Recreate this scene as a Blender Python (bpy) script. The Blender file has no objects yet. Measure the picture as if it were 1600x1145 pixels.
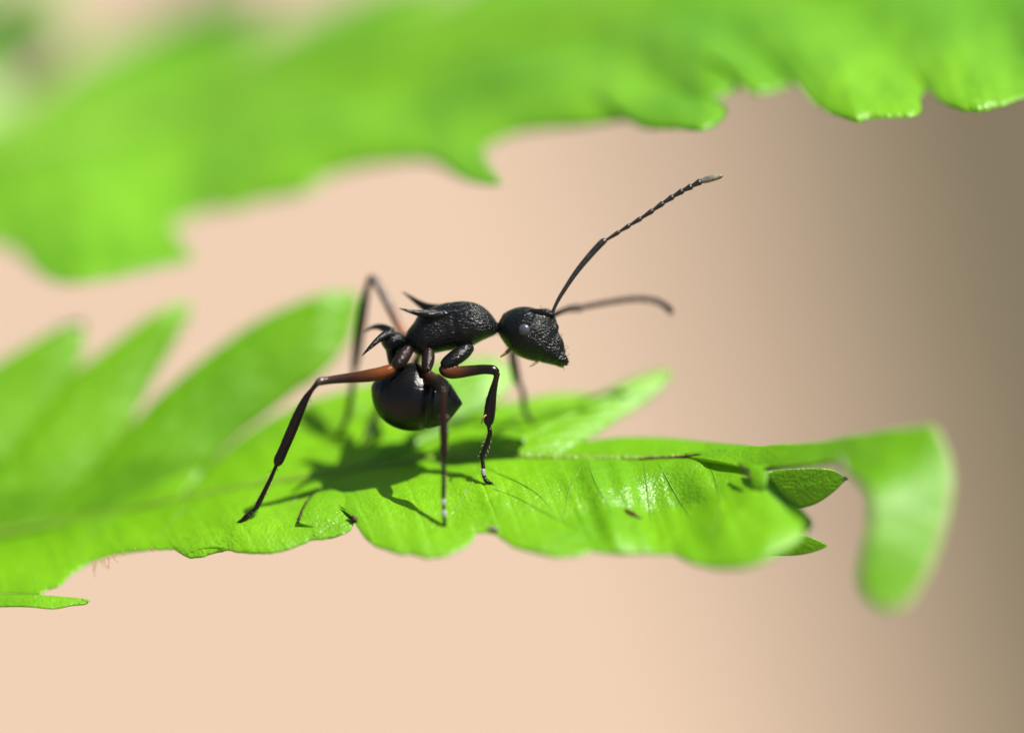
import bpy, math, random
import numpy as np
from mathutils import Vector, Matrix, noise, kdtree

random.seed(7)
sc = bpy.context.scene
# one Blender unit = one centimetre (a macro scene: the ant is about 6 mm long)
sc.unit_settings.system = 'METRIC'
sc.unit_settings.scale_length = 0.01
sc.unit_settings.length_unit = 'CENTIMETERS'

# ------------------------------------------------------------------ camera
S = 0.0016                      # cm for one photograph pixel at the focus distance
W, H = 1600, 1145
D = 16.0                        # cm from the lens to the ant
PITCH = math.radians(20)
BASE = Vector((0, 0, 13.0))     # point in focus, 13 cm above the soil
RIGHT = Vector((1, 0, 0))
FWD = Vector((0, math.cos(PITCH), -math.sin(PITCH)))
UP = Vector((0, math.sin(PITCH), math.cos(PITCH)))
CAM = BASE - FWD * D
cam_d = bpy.data.cameras.new('camera')
cam = bpy.data.objects.new('camera', cam_d)
sc.collection.objects.link(cam)
cam.location = CAM
cam.rotation_euler = (math.radians(90) - PITCH, 0, 0)
cam_d.sensor_width = 36
cam_d.lens = 36 * D / (W * S)
cam_d.clip_start = 0.5
cam_d.clip_end = 20000
cam_d.dof.use_dof = True
cam_d.dof.focus_distance = D - 0.02
APERTURE = 1.9                  # cm, lens opening
cam_d.dof.aperture_fstop = cam_d.lens * 1e-3 / APERTURE
cam_d.dof.aperture_blades = 0
sc.camera = cam

# ------------------------------------------------------------------ light
SUN_DIR = Vector((math.tan(math.radians(26)), -0.08, 1.0)).normalized()
world = bpy.data.worlds.new('World')
sc.world = world
world.use_nodes = True
wn = world.node_tree.nodes
wl = world.node_tree.links
bg = wn['Background']
sky = wn.new('ShaderNodeTexSky')
sky.sky_type = 'NISHITA'
sky.sun_disc = False
sky.sun_elevation = math.asin(SUN_DIR.z)
sky.sun_rotation = math.atan2(SUN_DIR.x, SUN_DIR.y)
wl.new(sky.outputs[0], bg.inputs[0])
bg.inputs[1].default_value = 0.052
sun_d = bpy.data.lights.new('sun', 'SUN')
sun_d.energy = 5.0
sun_d.angle = math.radians(0.5)
sun_d.color = (1.0, 0.95, 0.87)
sun = bpy.data.objects.new('sun', sun_d)
sc.collection.objects.link(sun)
sun.location = (30, 0, 60)
sun.rotation_euler = (-SUN_DIR).to_track_quat('-Z', 'Y').to_euler()
sc.view_settings.view_transform = 'Standard'
sc.view_settings.look = 'None'
sc.view_settings.gamma = 1
sc.view_settings.exposure = 1.06
sc.view_settings.use_curve_mapping = False
sc.cycles.use_denoising = True
sc.cycles.max_bounces = 10
sc.cycles.sample_clamp_indirect = 10

# ------------------------------------------------------------------ helpers
def P(x, y, d=0.0):
    """photo pixel and depth beyond the focus distance (in pixel units) -> world (cm)"""
    k = (D + d * S) / D * S
    return CAM + FWD * (D + d * S) + RIGHT * ((x - W / 2) * k) + UP * ((H / 2 - y) * k)

def link(name, me, parent=None, origin=None):
    o = bpy.data.objects.new(name, me)
    sc.collection.objects.link(o)
    if parent is not None:
        o.parent = parent
    elif origin is not None:
        o.location = origin
    return o

def empty(name, loc, label, cat, group=None):
    o = bpy.data.objects.new(name, None)
    sc.collection.objects.link(o)
    o.location = loc
    o.empty_display_size = 0.1
    o['label'] = label
    o['category'] = cat
    if group:
        o['group'] = group
    return o

def mesh(name, verts, faces, mat, parent, absloc, smooth=True):
    me = bpy.data.meshes.new(name)
    me.from_pydata([tuple(Vector(v) - absloc) for v in verts], [], faces)
    me.update()
    if smooth:
        me.polygons.foreach_set('use_smooth', [True] * len(me.polygons))
    if mat:
        me.materials.append(mat)
    return link(name, me, parent)

def catmull(pts, n):
    """resample a list of equal-length tuples at n places, smooth, by chord length of the first two/three numbers"""
    p = np.array(pts, float)
    k = min(3, p.shape[1])
    seg = np.sqrt(((p[1:, :k] - p[:-1, :k]) ** 2).sum(1)) + 1e-6
    t = np.concatenate([[0], np.cumsum(seg ** 0.5)])
    u = np.concatenate([[0], np.cumsum(seg)])
    q = np.linspace(0, u[-1], n)
    out = np.zeros((n, p.shape[1]))
    for i, s in enumerate(q):
        j = min(max(np.searchsorted(u, s, side='right') - 1, 0), len(p) - 2)
        f = (s - u[j]) / (u[j + 1] - u[j])
        p1, p2 = p[j], p[j + 1]
        p0 = p[j - 1] if j > 0 else 2 * p1 - p2
        p3 = p[j + 2] if j + 2 < len(p) else 2 * p2 - p1
        t0 = t[j - 1] if j > 0 else 2 * t[j] - t[j + 1]
        t3 = t[j + 2] if j + 2 < len(p) else 2 * t[j + 1] - t[j]
        t1, t2 = t[j], t[j + 1]
        tt = t1 + f * (t2 - t1)
        a1 = p0 + (p1 - p0) * (tt - t0) / (t1 - t0)
        a2 = p1 + (p2 - p1) * (tt - t1) / (t2 - t1)
        a3 = p2 + (p3 - p2) * (tt - t2) / (t3 - t2)
        b1 = a1 + (a2 - a1) * (tt - t0) / (t2 - t0)
        b2 = a2 + (a3 - a2) * (tt - t1) / (t3 - t1)
        out[i] = b1 + (b2 - b1) * (tt - t1) / (t2 - t1)
    return out

def lin(table, x):
    xs = [a for a, b in table]
    ys = [b for a, b in table]
    return float(np.interp(x, xs, ys))

# ------------------------------------------------------------------ materials
def new_mat(name):
    m = bpy.data.materials.new(name)
    m.use_nodes = True
    nt = m.node_tree
    return m, nt, nt.nodes, nt.links, nt.nodes['Principled BSDF'], nt.nodes['Material Output']

def add(nodes, t, **kw):
    n = nodes.new(t)
    for k, v in kw.items():
        setattr(n, k, v)
    return n

def ramp(nodes, stops):
    r = nodes.new('ShaderNodeValToRGB')
    e = r.color_ramp.elements
    while len(e) < len(stops):
        e.new(0.5)
    for el, (p, c) in zip(e, stops):
        el.position = p
        el.color = (*c, 1)
    return r

def leaf_material(name, dark, light, trans_col, trans=0.34, rough=0.35, fine=1.0):
    m, nt, N, L, b, out = new_mat(name)
    tc = add(N, 'ShaderNodeTexCoord')
    n1 = add(N, 'ShaderNodeTexNoise'); n1.inputs['Scale'].default_value = 2.6; n1.inputs['Detail'].default_value = 4
    n2 = add(N, 'ShaderNodeTexNoise'); n2.inputs['Scale'].default_value = 45; n2.inputs['Detail'].default_value = 3
    L.new(tc.outputs['Object'], n1.inputs['Vector']); L.new(tc.outputs['Object'], n2.inputs['Vector'])
    mx = add(N, 'ShaderNodeMath', operation='MULTIPLY_ADD')
    L.new(n2.outputs[0], mx.inputs[0]); mx.inputs[1].default_value = 0.4
    L.new(n1.outputs[0], mx.inputs[2])
    r = ramp(N, [(0.45, dark), (0.95, light)])
    L.new(mx.outputs[0], r.inputs[0])
    L.new(r.outputs[0], b.inputs['Base Color'])
    b.inputs['Roughness'].default_value = rough
    b.inputs['Specular IOR Level'].default_value = 0.48
    # epidermis cells: fine bumps that glint
    v = add(N, 'ShaderNodeTexNoise'); v.inputs['Scale'].default_value = 120; v.inputs['Detail'].default_value = 2
    L.new(tc.outputs['Object'], v.inputs['Vector'])
    v2 = add(N, 'ShaderNodeTexNoise'); v2.inputs['Scale'].default_value = 28; v2.inputs['Detail'].default_value = 2
    L.new(tc.outputs['Object'], v2.inputs['Vector'])
    b1 = add(N, 'ShaderNodeBump'); b1.inputs['Strength'].default_value = 0.8 * fine; b1.inputs['Distance'].default_value = 0.004
    L.new(v.outputs[0], b1.inputs['Height'])
    b2 = add(N, 'ShaderNodeBump'); b2.inputs['Strength'].default_value = 0.38; b2.inputs['Distance'].default_value = 0.010
    L.new(v2.outputs[0], b2.inputs['Height']); L.new(b1.outputs[0], b2.inputs['Normal'])
    L.new(b2.outputs[0], b.inputs['Normal'])
    t = add(N, 'ShaderNodeBsdfTranslucent'); t.inputs[0].default_value = (*trans_col, 1)
    mix = add(N, 'ShaderNodeMixShader'); mix.inputs[0].default_value = trans
    L.new(b.outputs[0], mix.inputs[1]); L.new(t.outputs[0], mix.inputs[2])
    L.new(mix.outputs[0], out.inputs[0])
    return m

M_LEAF = leaf_material('fern_leaf', (0.085, 0.25, 0.003), (0.168, 0.39, 0.005), (0.48, 0.82, 0.012))
M_LEAF_UP = leaf_material('fern_leaf_upper', (0.075, 0.23, 0.004), (0.165, 0.385, 0.007), (0.47, 0.82, 0.02))
M_RIB = leaf_material('fern_midrib', (0.14, 0.27, 0.015), (0.21, 0.36, 0.03), (0.45, 0.72, 0.05), trans=0.3, rough=0.27, fine=1.8)

def plain(name, col, rough=0.5, spec=0.5, noise_scale=None, col2=None, bump=0.0):
    m, nt, N, L, b, out = new_mat(name)
    b.inputs['Roughness'].default_value = rough
    b.inputs['Specular IOR Level'].default_value = spec
    b.inputs['Base Color'].default_value = (*col, 1)
    if noise_scale:
        tc = add(N, 'ShaderNodeTexCoord')
        n1 = add(N, 'ShaderNodeTexNoise'); n1.inputs['Scale'].default_value = noise_scale; n1.inputs['Detail'].default_value = 4
        L.new(tc.outputs['Object'], n1.inputs['Vector'])
        r = ramp(N, [(0.35, col), (0.65, col2 or col)])
        L.new(n1.outputs[0], r.inputs[0]); L.new(r.outputs[0], b.inputs['Base Color'])
        if bump:
            bp = add(N, 'ShaderNodeBump'); bp.inputs['Strength'].default_value = bump; bp.inputs['Distance'].default_value = 0.5 / noise_scale
            L.new(n1.outputs[0], bp.inputs['Height']); L.new(bp.outputs[0], b.inputs['Normal'])
    return m

M_SCAR = plain('brown_scar', (0.016, 0.007, 0.004), 0.55, 0.3, 60, (0.07, 0.025, 0.012), 0.4)
M_GREY = plain('grey_scar', (0.10, 0.08, 0.06), 0.55, 0.4, 60, (0.25, 0.21, 0.17), 0.4)
M_HAIR = plain('leaf_hair', (0.32, 0.16, 0.07), 0.5, 0.3, 40, (0.42, 0.22, 0.10))

# ant cuticle: tint attribute carries the colour of each body region
M_ANT, nt, N, L, b, out = new_mat('ant_cuticle')
at = add(N, 'ShaderNodeAttribute', attribute_name='tint')
tc = add(N, 'ShaderNodeTexCoord')
mp = add(N, 'ShaderNodeMapping'); mp.inputs['Scale'].default_value = (58, 215, 215); mp.inputs['Rotation'].default_value = (0, 0.3, 0)
L.new(tc.outputs['Object'], mp.inputs['Vector'])
ns = add(N, 'ShaderNodeTexNoise'); ns.inputs['Scale'].default_value = 1.0; ns.inputs['Detail'].default_value = 3
L.new(mp.outputs[0], ns.inputs['Vector'])
nb = add(N, 'ShaderNodeBump'); nb.inputs['Strength'].default_value = 1.0; nb.inputs['Distance'].default_value = 0.0055
L.new(at.outputs['Alpha'], nb.inputs['Strength'])
L.new(ns.outputs[0], nb.inputs['Height']); L.new(nb.outputs[0], b.inputs['Normal'])
n3 = add(N, 'ShaderNodeTexNoise'); n3.inputs['Scale'].default_value = 35; n3.inputs['Detail'].default_value = 3
L.new(tc.outputs['Object'], n3.inputs['Vector'])
mr = add(N, 'ShaderNodeMapRange'); mr.inputs['To Min'].default_value = 0.15; mr.inputs['To Max'].default_value = 0.30
L.new(n3.outputs[0], mr.inputs[0]); L.new(mr.outputs[0], b.inputs['Roughness'])
L.new(at.outputs['Color'], b.inputs['Base Color'])
b.inputs['Specular IOR Level'].default_value = 0.25

M_ANTENNA = plain('antenna_cuticle', (0.010, 0.009, 0.009), 0.42, 0.5, 90, (0.022, 0.018, 0.016), 0.5)
M_ANTENNA_FAR = plain('antenna_brown', (0.014, 0.006, 0.004), 0.5, 0.3, 90, (0.024, 0.010, 0.007), 0.4)
M_TIP = plain('antenna_tip', (0.24, 0.22, 0.14), 0.35, 0.5, 60, (0.07, 0.07, 0.06), 0.3)
M_EYE = plain('ant_eye', (0.034, 0.034, 0.044), 0.32, 0.45, 150, (0.05, 0.05, 0.066), 0.1)
M_PALP = plain('ant_palp', (0.20, 0.14, 0.03), 0.4, 0.5, 60, (0.10, 0.06, 0.015))
M_BRISTLE = plain('ant_bristle', (0.28, 0.22, 0.14), 0.4, 0.5, 60, (0.40, 0.32, 0.2))

# ------------------------------------------------------------------ ground
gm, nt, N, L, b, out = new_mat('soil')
tc = add(N, 'ShaderNodeTexCoord')
n1 = add(N, 'ShaderNodeTexNoise'); n1.inputs['Scale'].default_value = 0.35; n1.inputs['Detail'].default_value = 8
n2 = add(N, 'ShaderNodeTexNoise'); n2.inputs['Scale'].default_value = 9; n2.inputs['Detail'].default_value = 6
L.new(tc.outputs['Object'], n1.inputs['Vector']); L.new(tc.outputs['Object'], n2.inputs['Vector'])
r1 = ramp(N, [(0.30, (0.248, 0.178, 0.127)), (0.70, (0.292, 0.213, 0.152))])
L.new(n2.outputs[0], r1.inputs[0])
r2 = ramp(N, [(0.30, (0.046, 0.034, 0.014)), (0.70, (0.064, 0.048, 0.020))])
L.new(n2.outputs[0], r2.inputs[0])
# a darker olive-brown area borders the pale sand on the right
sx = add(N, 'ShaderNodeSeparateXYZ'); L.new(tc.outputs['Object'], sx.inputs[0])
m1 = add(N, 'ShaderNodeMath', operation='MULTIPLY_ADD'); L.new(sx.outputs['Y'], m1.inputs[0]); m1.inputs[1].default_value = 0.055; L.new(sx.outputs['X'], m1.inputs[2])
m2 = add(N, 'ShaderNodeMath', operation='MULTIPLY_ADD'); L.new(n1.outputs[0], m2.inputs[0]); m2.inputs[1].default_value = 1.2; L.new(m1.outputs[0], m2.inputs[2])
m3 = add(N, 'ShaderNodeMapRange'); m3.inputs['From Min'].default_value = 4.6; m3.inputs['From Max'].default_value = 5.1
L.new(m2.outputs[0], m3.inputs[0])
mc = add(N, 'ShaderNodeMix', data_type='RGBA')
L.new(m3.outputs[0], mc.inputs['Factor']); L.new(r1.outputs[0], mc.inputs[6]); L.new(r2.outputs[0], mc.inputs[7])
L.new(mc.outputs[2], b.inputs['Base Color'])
b.inputs['Roughness'].default_value = 0.9
bp = add(N, 'ShaderNodeBump'); bp.inputs['Strength'].default_value = 0.5; bp.inputs['Distance'].default_value = 0.1
L.new(n2.outputs[0], bp.inputs['Height']); L.new(bp.outputs[0], b.inputs['Normal'])
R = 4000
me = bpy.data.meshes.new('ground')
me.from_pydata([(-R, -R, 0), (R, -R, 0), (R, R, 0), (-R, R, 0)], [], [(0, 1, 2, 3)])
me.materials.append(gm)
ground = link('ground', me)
ground['kind'] = 'structure'
ground['label'] = 'pale pinkish sandy soil with a darker olive-brown area on the right, far below the fern'

# ------------------------------------------------------------------ leaf builders
def fbm(x, y, s, seed=0.0):
    return noise.noise(Vector((x / s, y / s, seed))) + 0.5 * noise.noise(Vector((x * 2 / s, y * 2 / s, seed + 3.1)))

def sheet(name, grid, mat, root, thick=4.0, label=None, outer_only=False):
    """grid[i][j] of world points -> a thin closed leaf sheet (two faces and a rim)"""
    nt_, nw = len(grid), len(grid[0])
    g = np.array([[tuple(p) for p in row] for row in grid])
    du = np.gradient(g, axis=0); dv = np.gradient(g, axis=1)
    n = np.cross(du, dv)
    ln = np.linalg.norm(n, axis=2, keepdims=True); ln[ln < 1e-12] = 1
    n = n / ln
    if n[..., 2].mean() < 0:
        n = -n
    # thinner towards the rim
    e = np.ones((nt_, nw))
    if outer_only:
        e[:, -1] = 0.35
    else:
        e[0, :] = e[-1, :] = 0.35; e[:, 0] = e[:, -1] = 0.35
    th = thick * S
    top = g
    bot = g - n * th * e[..., None]
    verts = [tuple(v) for v in top.reshape(-1, 3)] + [tuple(v) for v in bot.reshape(-1, 3)]
    off = nt_ * nw
    idx = lambda i, j: i * nw + j
    faces = []
    for i in range(nt_ - 1):
        for j in range(nw - 1):
            q = (idx(i, j), idx(i + 1, j), idx(i + 1, j + 1), idx(i, j + 1))
            faces.append(q)
            faces.append(tuple(off + k for k in reversed(q)))
    ring = [idx(0, j) for j in range(nw)] + [idx(i, nw - 1) for i in range(1, nt_)] + \
           [idx(nt_ - 1, j) for j in range(nw - 2, -1, -1)] + [idx(i, 0) for i in range(nt_ - 2, 0, -1)]
    pairs = list(zip(ring, ring[1:] + ring[:1]))
    if outer_only:
        pairs = [(idx(i, nw - 1), idx(i + 1, nw - 1)) for i in range(nt_ - 1)]
    for a, b_ in pairs:
        faces.append((a, b_, off + b_, off + a))
    o = mesh(name, verts, faces, mat, root, root.location)
    if label:
        o['label'] = label
    return o

def nrm_disp(p, h, n=Vector((0, -0.18, 0.98))):
    return p + n * (h * S)

def finger(name, Lp, Rp, surf, mat, root, nt_=60, nw=26, arch=4.0, groove=2.0, curl=0.0, seed=0.0, rough=1.6, thick=4, label=None, lift=None):
    """long lobe: left and right margins traced from its base to its tip"""
    Lc, Rc = catmull(Lp, nt_), catmull(Rp, nt_)
    grid = []
    for i in range(nt_):
        row = []
        f = i / (nt_ - 1)
        for j in range(nw):
            w = j / (nw - 1)
            x = Lc[i][0] * (1 - w) + Rc[i][0] * w
            y = Lc[i][1] * (1 - w) + Rc[i][1] * w
            if len(Lp[0]) > 2:
                d = Lc[i][2] * (1 - w) + Rc[i][2] * w
            else:
                d = surf(x, y)
            c = abs(2 * w - 1)
            taper = min(1, f * 6)
            wid = math.hypot(Lc[i][0] - Rc[i][0], Lc[i][1] - Rc[i][1])
            k = min(1.0, wid / 60.0) * taper
            h = arch * (1 - c * c) * k - groove * math.exp(-(c / 0.09) ** 2) * k
            sv = math.sin((f * 13 - c * 3.0) * 2 * math.pi * 0.7)
            h += 0.35 * groove * sv * c * (1 - c) * 3 * k
            h += -curl * max(0, c - 0.6) ** 2 * 6 * k
            h += rough * fbm(x, y, 52, 5.0) * k
            if lift:
                h += lift(f, w)
            row.append(nrm_disp(P(x, y, d), h))
        grid.append(row)
    return sheet(name, grid, mat, root, thick, label)

def fan(name, Bp, Ep, surf, mat, root, nu=90, nv=40, arch=5.0, seed=0.0, rough=2.4, curl=4.0, thick=4, veins=5, label=None, wave=0.4):
    """broad lobe: its base along the midrib and its outer margin"""
    Bc, Ec = catmull(Bp, nu), catmull(Ep, nu)
    for i in range(2, nu - 2):      # uneven, slightly toothed margin
        Ec[i][1] += 1.3 * noise.noise(Vector((Ec[i][0] / 7.0, Ec[i][1] / 7.0, 9.0))) + 1.2 * noise.noise(Vector((Ec[i][0] / 19.0, Ec[i][1] / 19.0, 4.0)))
    grid = []
    for i in range(nu):
        u = i / (nu - 1)
        row = []
        for j in range(nv):
            v = j / (nv - 1)
            x = Bc[i][0] * (1 - v) + Ec[i][0] * v
            y = Bc[i][1] * (1 - v) + Ec[i][1] * v
            d = surf(x, y)
            c = abs(2 * u - 1)
            env = math.sin(math.pi * min(1, v * 1.0)) ** 0.5 if v < 1 else 0
            edge = min(1.0, 4 * u * (1 - u) * 2)
            h = arch * (1 - c * c) ** 2 * env
            ph = u * veins + 0.25 * v
            q = ph - math.floor(ph)
            h -= (1.0 + 0.8 * noise.noise(Vector((math.floor(ph) * 3.7, seed, 0.5)))) * math.exp(-((q - 0.5) / 0.07) ** 2) * env * edge
            h += wave * math.sin(2 * math.pi * ph) * env * edge
            h -= curl * max(0, v - 0.8) ** 2 * 25
            h += rough * fbm(x, y, 52, 5.0) * min(1, env * 1.4)
            row.append(nrm_disp(P(x, y, d), h))
        grid.append(row)
    return sheet(name, grid, mat, root, thick, label, True)

def tube_mesh(path, nside=10, n=24, flat=1.0, caps=True):
    """path of (x, y, d, r) in pixels -> verts, faces of a closed tapered tube"""
    c = catmull(path, n)
    pts = [P(*q[:3]) for q in c]
    rad = [max(0.25, q[3]) * S * (D + q[2] * S) / D for q in c]
    verts, faces = [], []
    ref = FWD
    for i, p in enumerate(pts):
        t = (pts[min(i + 1, n - 1)] - pts[max(i - 1, 0)]).normalized()
        a = ref - t * ref.dot(t)
        if a.length < 0.05:
            a = UP - t * UP.dot(t)
        a.normalize()
        b_ = t.cross(a)
        for k in range(nside):
            th = 2 * math.pi * k / nside
            verts.append(p + a * (math.cos(th) * rad[i] * flat) + b_ * (math.sin(th) * rad[i]))
    for i in range(n - 1):
        for k in range(nside):
            k2 = (k + 1) % nside
            faces.append((i * nside + k, i * nside + k2, (i + 1) * nside + k2, (i + 1) * nside + k))
    if caps:
        t0 = (pts[0] - pts[1]).normalized(); t1 = (pts[-1] - pts[-2]).normalized()
        verts.append(pts[0] + t0 * rad[0] * 0.6); a = len(verts) - 1
        verts.append(pts[-1] + t1 * rad[-1] * 0.6); z = len(verts) - 1
        for k in range(nside):
            k2 = (k + 1) % nside
            faces.append((k2, k, a))
            faces.append(((n - 1) * nside + k, (n - 1) * nside + k2, z))
    return verts, faces

# ------------------------------------------------------------------ the fern frond the ant walks on
Y0 = [(-260, 1030), (0, 958), (140, 915), (370, 828), (560, 785), (765, 757), (900, 748), (1000, 742), (1100, 728), (1200, 700), (1300, 690)]
def surf_low(x, y):
    t = y - lin(Y0, x)
    k = lin([(0, 2.1), (400, 2.0), (700, 1.7)], x)
    if t < -110:
        return 110 * k + lin([(0, 0.45), (500, 0.45), (800, 1.0)], x) * (-t - 110)
    if t <= 0:
        return -k * t
    w = math.exp(-((x - 1040) / 75.0) ** 2)       # a steeper face that catches the light
    a = 1.25 - 0.65 * w
    if t <= 60:
        return -a * t
    return -a * 60 - (1.45 + 0.35 * w) * (t - 60)

RIB = [(-260, 880), (0, 832), (140, 808), (270, 781), (400, 757), (520, 739), (620, 722), (700, 714), (800, 713), (900, 715), (1000, 716), (1090, 712), (1180, 706)]
RX = [a for a, b_ in RIB]; RY = [b_ for a, b_ in RIB]
def rib(x0, x1, n=8):
    return [(x, float(np.interp(x, RX, RY))) for x in np.linspace(x0, x1, n)]

frond = empty('fern_frond', P(60, 850, surf_low(60, 850)), 'bright green lobed fern frond with a drooping curled tip, carrying the ant', 'fern')
# midrib
rp = [(x, y + 1.2, surf_low(x, y) + 1, r) for (x, y), r in zip(RIB, [9, 8, 7.5, 7, 7, 7, 7, 7.5, 7.5, 7, 6.5, 5, 4])]
v, f = tube_mesh(rp, 12, 90, 1.0)
mesh('midrib', v, f, M_RIB, frond, frond.location)['label'] = 'paler midrib running along the frond'

# lobes behind the midrib, each traced base to tip: left margin, right margin
def blobe(Lp, Rp, seed, **k):
    return finger('lobe', Lp, Rp, surf_low, M_LEAF, frond, seed=seed, **k)
blobe([(-420, 860), (-300, 760), (-180, 680), (-60, 605), (30, 545), (80, 520), (112, 506), (130, 503)],
      [(-150, 850), (-60, 780), (10, 720), (60, 660), (100, 610), (122, 570), (132, 530), (132, 504)], 1.0, arch=24, groove=4)
blobe([(-150, 850), (-60, 780), (10, 710), (70, 630), (122, 576), (160, 548), (200, 518), (240, 492), (272, 478), (296, 476)],
      [(60, 819), (110, 775), (155, 728), (198, 672), (222, 625), (246, 582), (270, 542), (288, 508), (298, 488), (299, 477)], 2.0, arch=24, groove=4)
blobe([(60, 819), (110, 775), (155, 728), (200, 668), (245, 620), (295, 578), (350, 535), (400, 502), (450, 477), (500, 464), (540, 460), (558, 461)],
      [(280, 778), (320, 735), (362, 690), (422, 644), (456, 616), (490, 594), (515, 572), (532, 550), (546, 528), (554, 505), (559, 482), (561, 462)], 3.0, arch=28, groove=5)
blobe([(280, 778), (320, 735), (366, 690), (425, 652), (480, 627), (540, 609), (600, 592), (660, 574), (710, 564), (750, 562), (785, 572)],
      [(590, 727), (640, 700), (680, 680), (710, 662), (740, 648), (765, 634), (785, 618), (797, 604), (802, 593), (799, 582), (788, 573)], 4.0, arch=16, groove=4)
blobe([(555, 738), (605, 698), (668, 656), (745, 630), (810, 620), (850, 611), (885, 608), (915, 609), (938, 612)],
      [(745, 722), (785, 697), (820, 680), (850, 668), (880, 655), (905, 642), (925, 632), (938, 622), (944, 614)], 5.0, arch=3, groove=1, lift=lambda f, w: -7)
blobe([(700, 714), (760, 690), (830, 660), (890, 634), (943, 611), (981, 594), (1012, 584), (1036, 578), (1049, 580)],
      [(860, 714), (885, 705), (909, 691), (930, 679), (948, 668), (970, 652), (1004, 632), (1034, 606), (1051, 584)], 6.0, arch=13, groove=4)
blobe([(860, 712), (885, 702), (909, 691), (960, 684), (1005, 682), (1060, 685), (1105, 690), (1150, 694), (1185, 697)],
      [(880, 716), (920, 716), (960, 716), (1000, 716), (1050, 714), (1090, 712), (1130, 709), (1165, 706), (1188, 699)], 7.0, arch=2, groove=0.5)

# lobes in front of the midrib: base on the midrib, scalloped outer margin
def flobe(x0, x1, E, seed, **k):
    return fan('lobe', rib(x0, x1), E, surf_low, M_LEAF, frond, seed=seed, **k)
flobe(-260, 20, [(-260, 934), (-140, 930), (0, 928), (30, 928), (62, 928)], 11.0, curl=0)
finger('rolled_margin', [(-260, 936, 60), (0, 929, 20), (60, 929, -2), (100, 932, -6), (132, 935, -8), (141, 937.5, -8)],
       [(-260, 954, 36), (0, 947, -4), (45, 947, -22), (85, 950, -30), (112, 944, -24), (136, 942, -14), (141, 939, -9)], None, M_LEAF, frond,
       nw=12, arch=3, groove=0, rough=0.8, seed=12.0, thick=5)
flobe(20, 215, [(62, 927), (75, 918), (96, 911), (105, 900), (130, 883), (160, 870), (190, 862), (235, 857), (272, 855)], 13.0, curl=3)
flobe(215, 470, [(272, 855), (284, 863), (293, 868), (318, 866), (338, 858), (354, 857), (400, 862), (440, 858), (470, 848), (492, 840), (510, 838), (532, 832), (548, 824), (554, 810)], 14.0)
flobe(470, 690, [(554, 810), (561, 820), (566, 832), (580, 846), (610, 858), (625, 863), (640, 862), (665, 868), (690, 867), (720, 855), (738, 841), (744, 829)], 15.0)
flobe(690, 850, [(744, 829), (758, 828), (772, 831), (800, 850), (840, 862), (880, 867), (910, 863), (927, 858)], 16.0)
flobe(850, 1000, [(927, 858), (950, 861), (980, 863), (1010, 862), (1035, 862), (1054, 862)], 17.0, arch=11, rough=5.0, wave=3.2, veins=3)
flobe(1000, 1175, [(1054, 862), (1080, 876), (1110, 883), (1150, 885), (1185, 878), (1210, 866), (1240, 850), (1262, 830), (1273, 812), (1252, 799), (1228, 794)], 18.0, arch=12, rough=5.0, wave=2.4, veins=3)

# the rolled flap beside the notch and other small curled margins
def on(pts, dz):
    return [(x, y, surf_low(x, y) + dz) for x, y in pts]
finger('curled_flap', on([(467, 816), (472, 798), (482, 781)], -13) + on([(495, 769)], -9) + on([(513, 764)], -2),
       on([(520, 836), (545, 822), (560, 803), (562, 788), (545, 768)], 9), None, M_LEAF, frond, nt_=30, nw=24, arch=5, groove=0, rough=2.0, seed=21.0, thick=5)
finger('curled_tip', [(352, 853, -22), (335, 851, -15), (318, 853, -10), (302, 858, -6), (290, 864, -4)],
       [(352, 859, -12), (340, 861, -4), (322, 867, 0), (305, 871, 0), (291, 869, -2)], None, M_LEAF, frond, nt_=20, nw=10, arch=2, groove=0, rough=0.6, seed=22.0, thick=5)
finger('curled_tip', [(490, 834, -44), (500, 833, -40), (515, 833, -40), (532, 829, -40), (546, 822, -40)],
       [(492, 838, -38), (503, 840.5, -34), (518, 840, -34), (534, 834, -36), (549, 826, -38)], None, M_LEAF, frond, nt_=20, nw=8, arch=2, groove=0, rough=0.4, seed=23.0, thick=4)
# lobes beyond the far end: undersides in their own shade
finger('lobe', [(1165, 742, -40), (1200, 735, -22), (1240, 731, -10), (1280, 730, -4), (1306, 735, 0), (1321, 746, 4)],
       [(1165, 788, 0), (1200, 796, 12), (1235, 797, 16), (1272, 788, 14), (1300, 770, 10), (1322, 749, 5)], None, M_LEAF, frond,
       nt_=50, nw=24, arch=2, groove=-1.5, rough=1.0, seed=24.0, thick=3, label='dark green underside of a lobe below the frond tip')
finger('lobe', [(1190, 845, -30), (1230, 838, -8), (1256, 836, 0), (1276, 843, 4), (1292, 851, 6)],
       [(1190, 868, -20), (1225, 868, 2), (1250, 867, 8), (1276, 861, 8), (1292, 854, 6)], None, M_LEAF, frond,
       nt_=40, nw=16, arch=3, groove=1, rough=0.8, seed=25.0, thick=3)
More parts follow.
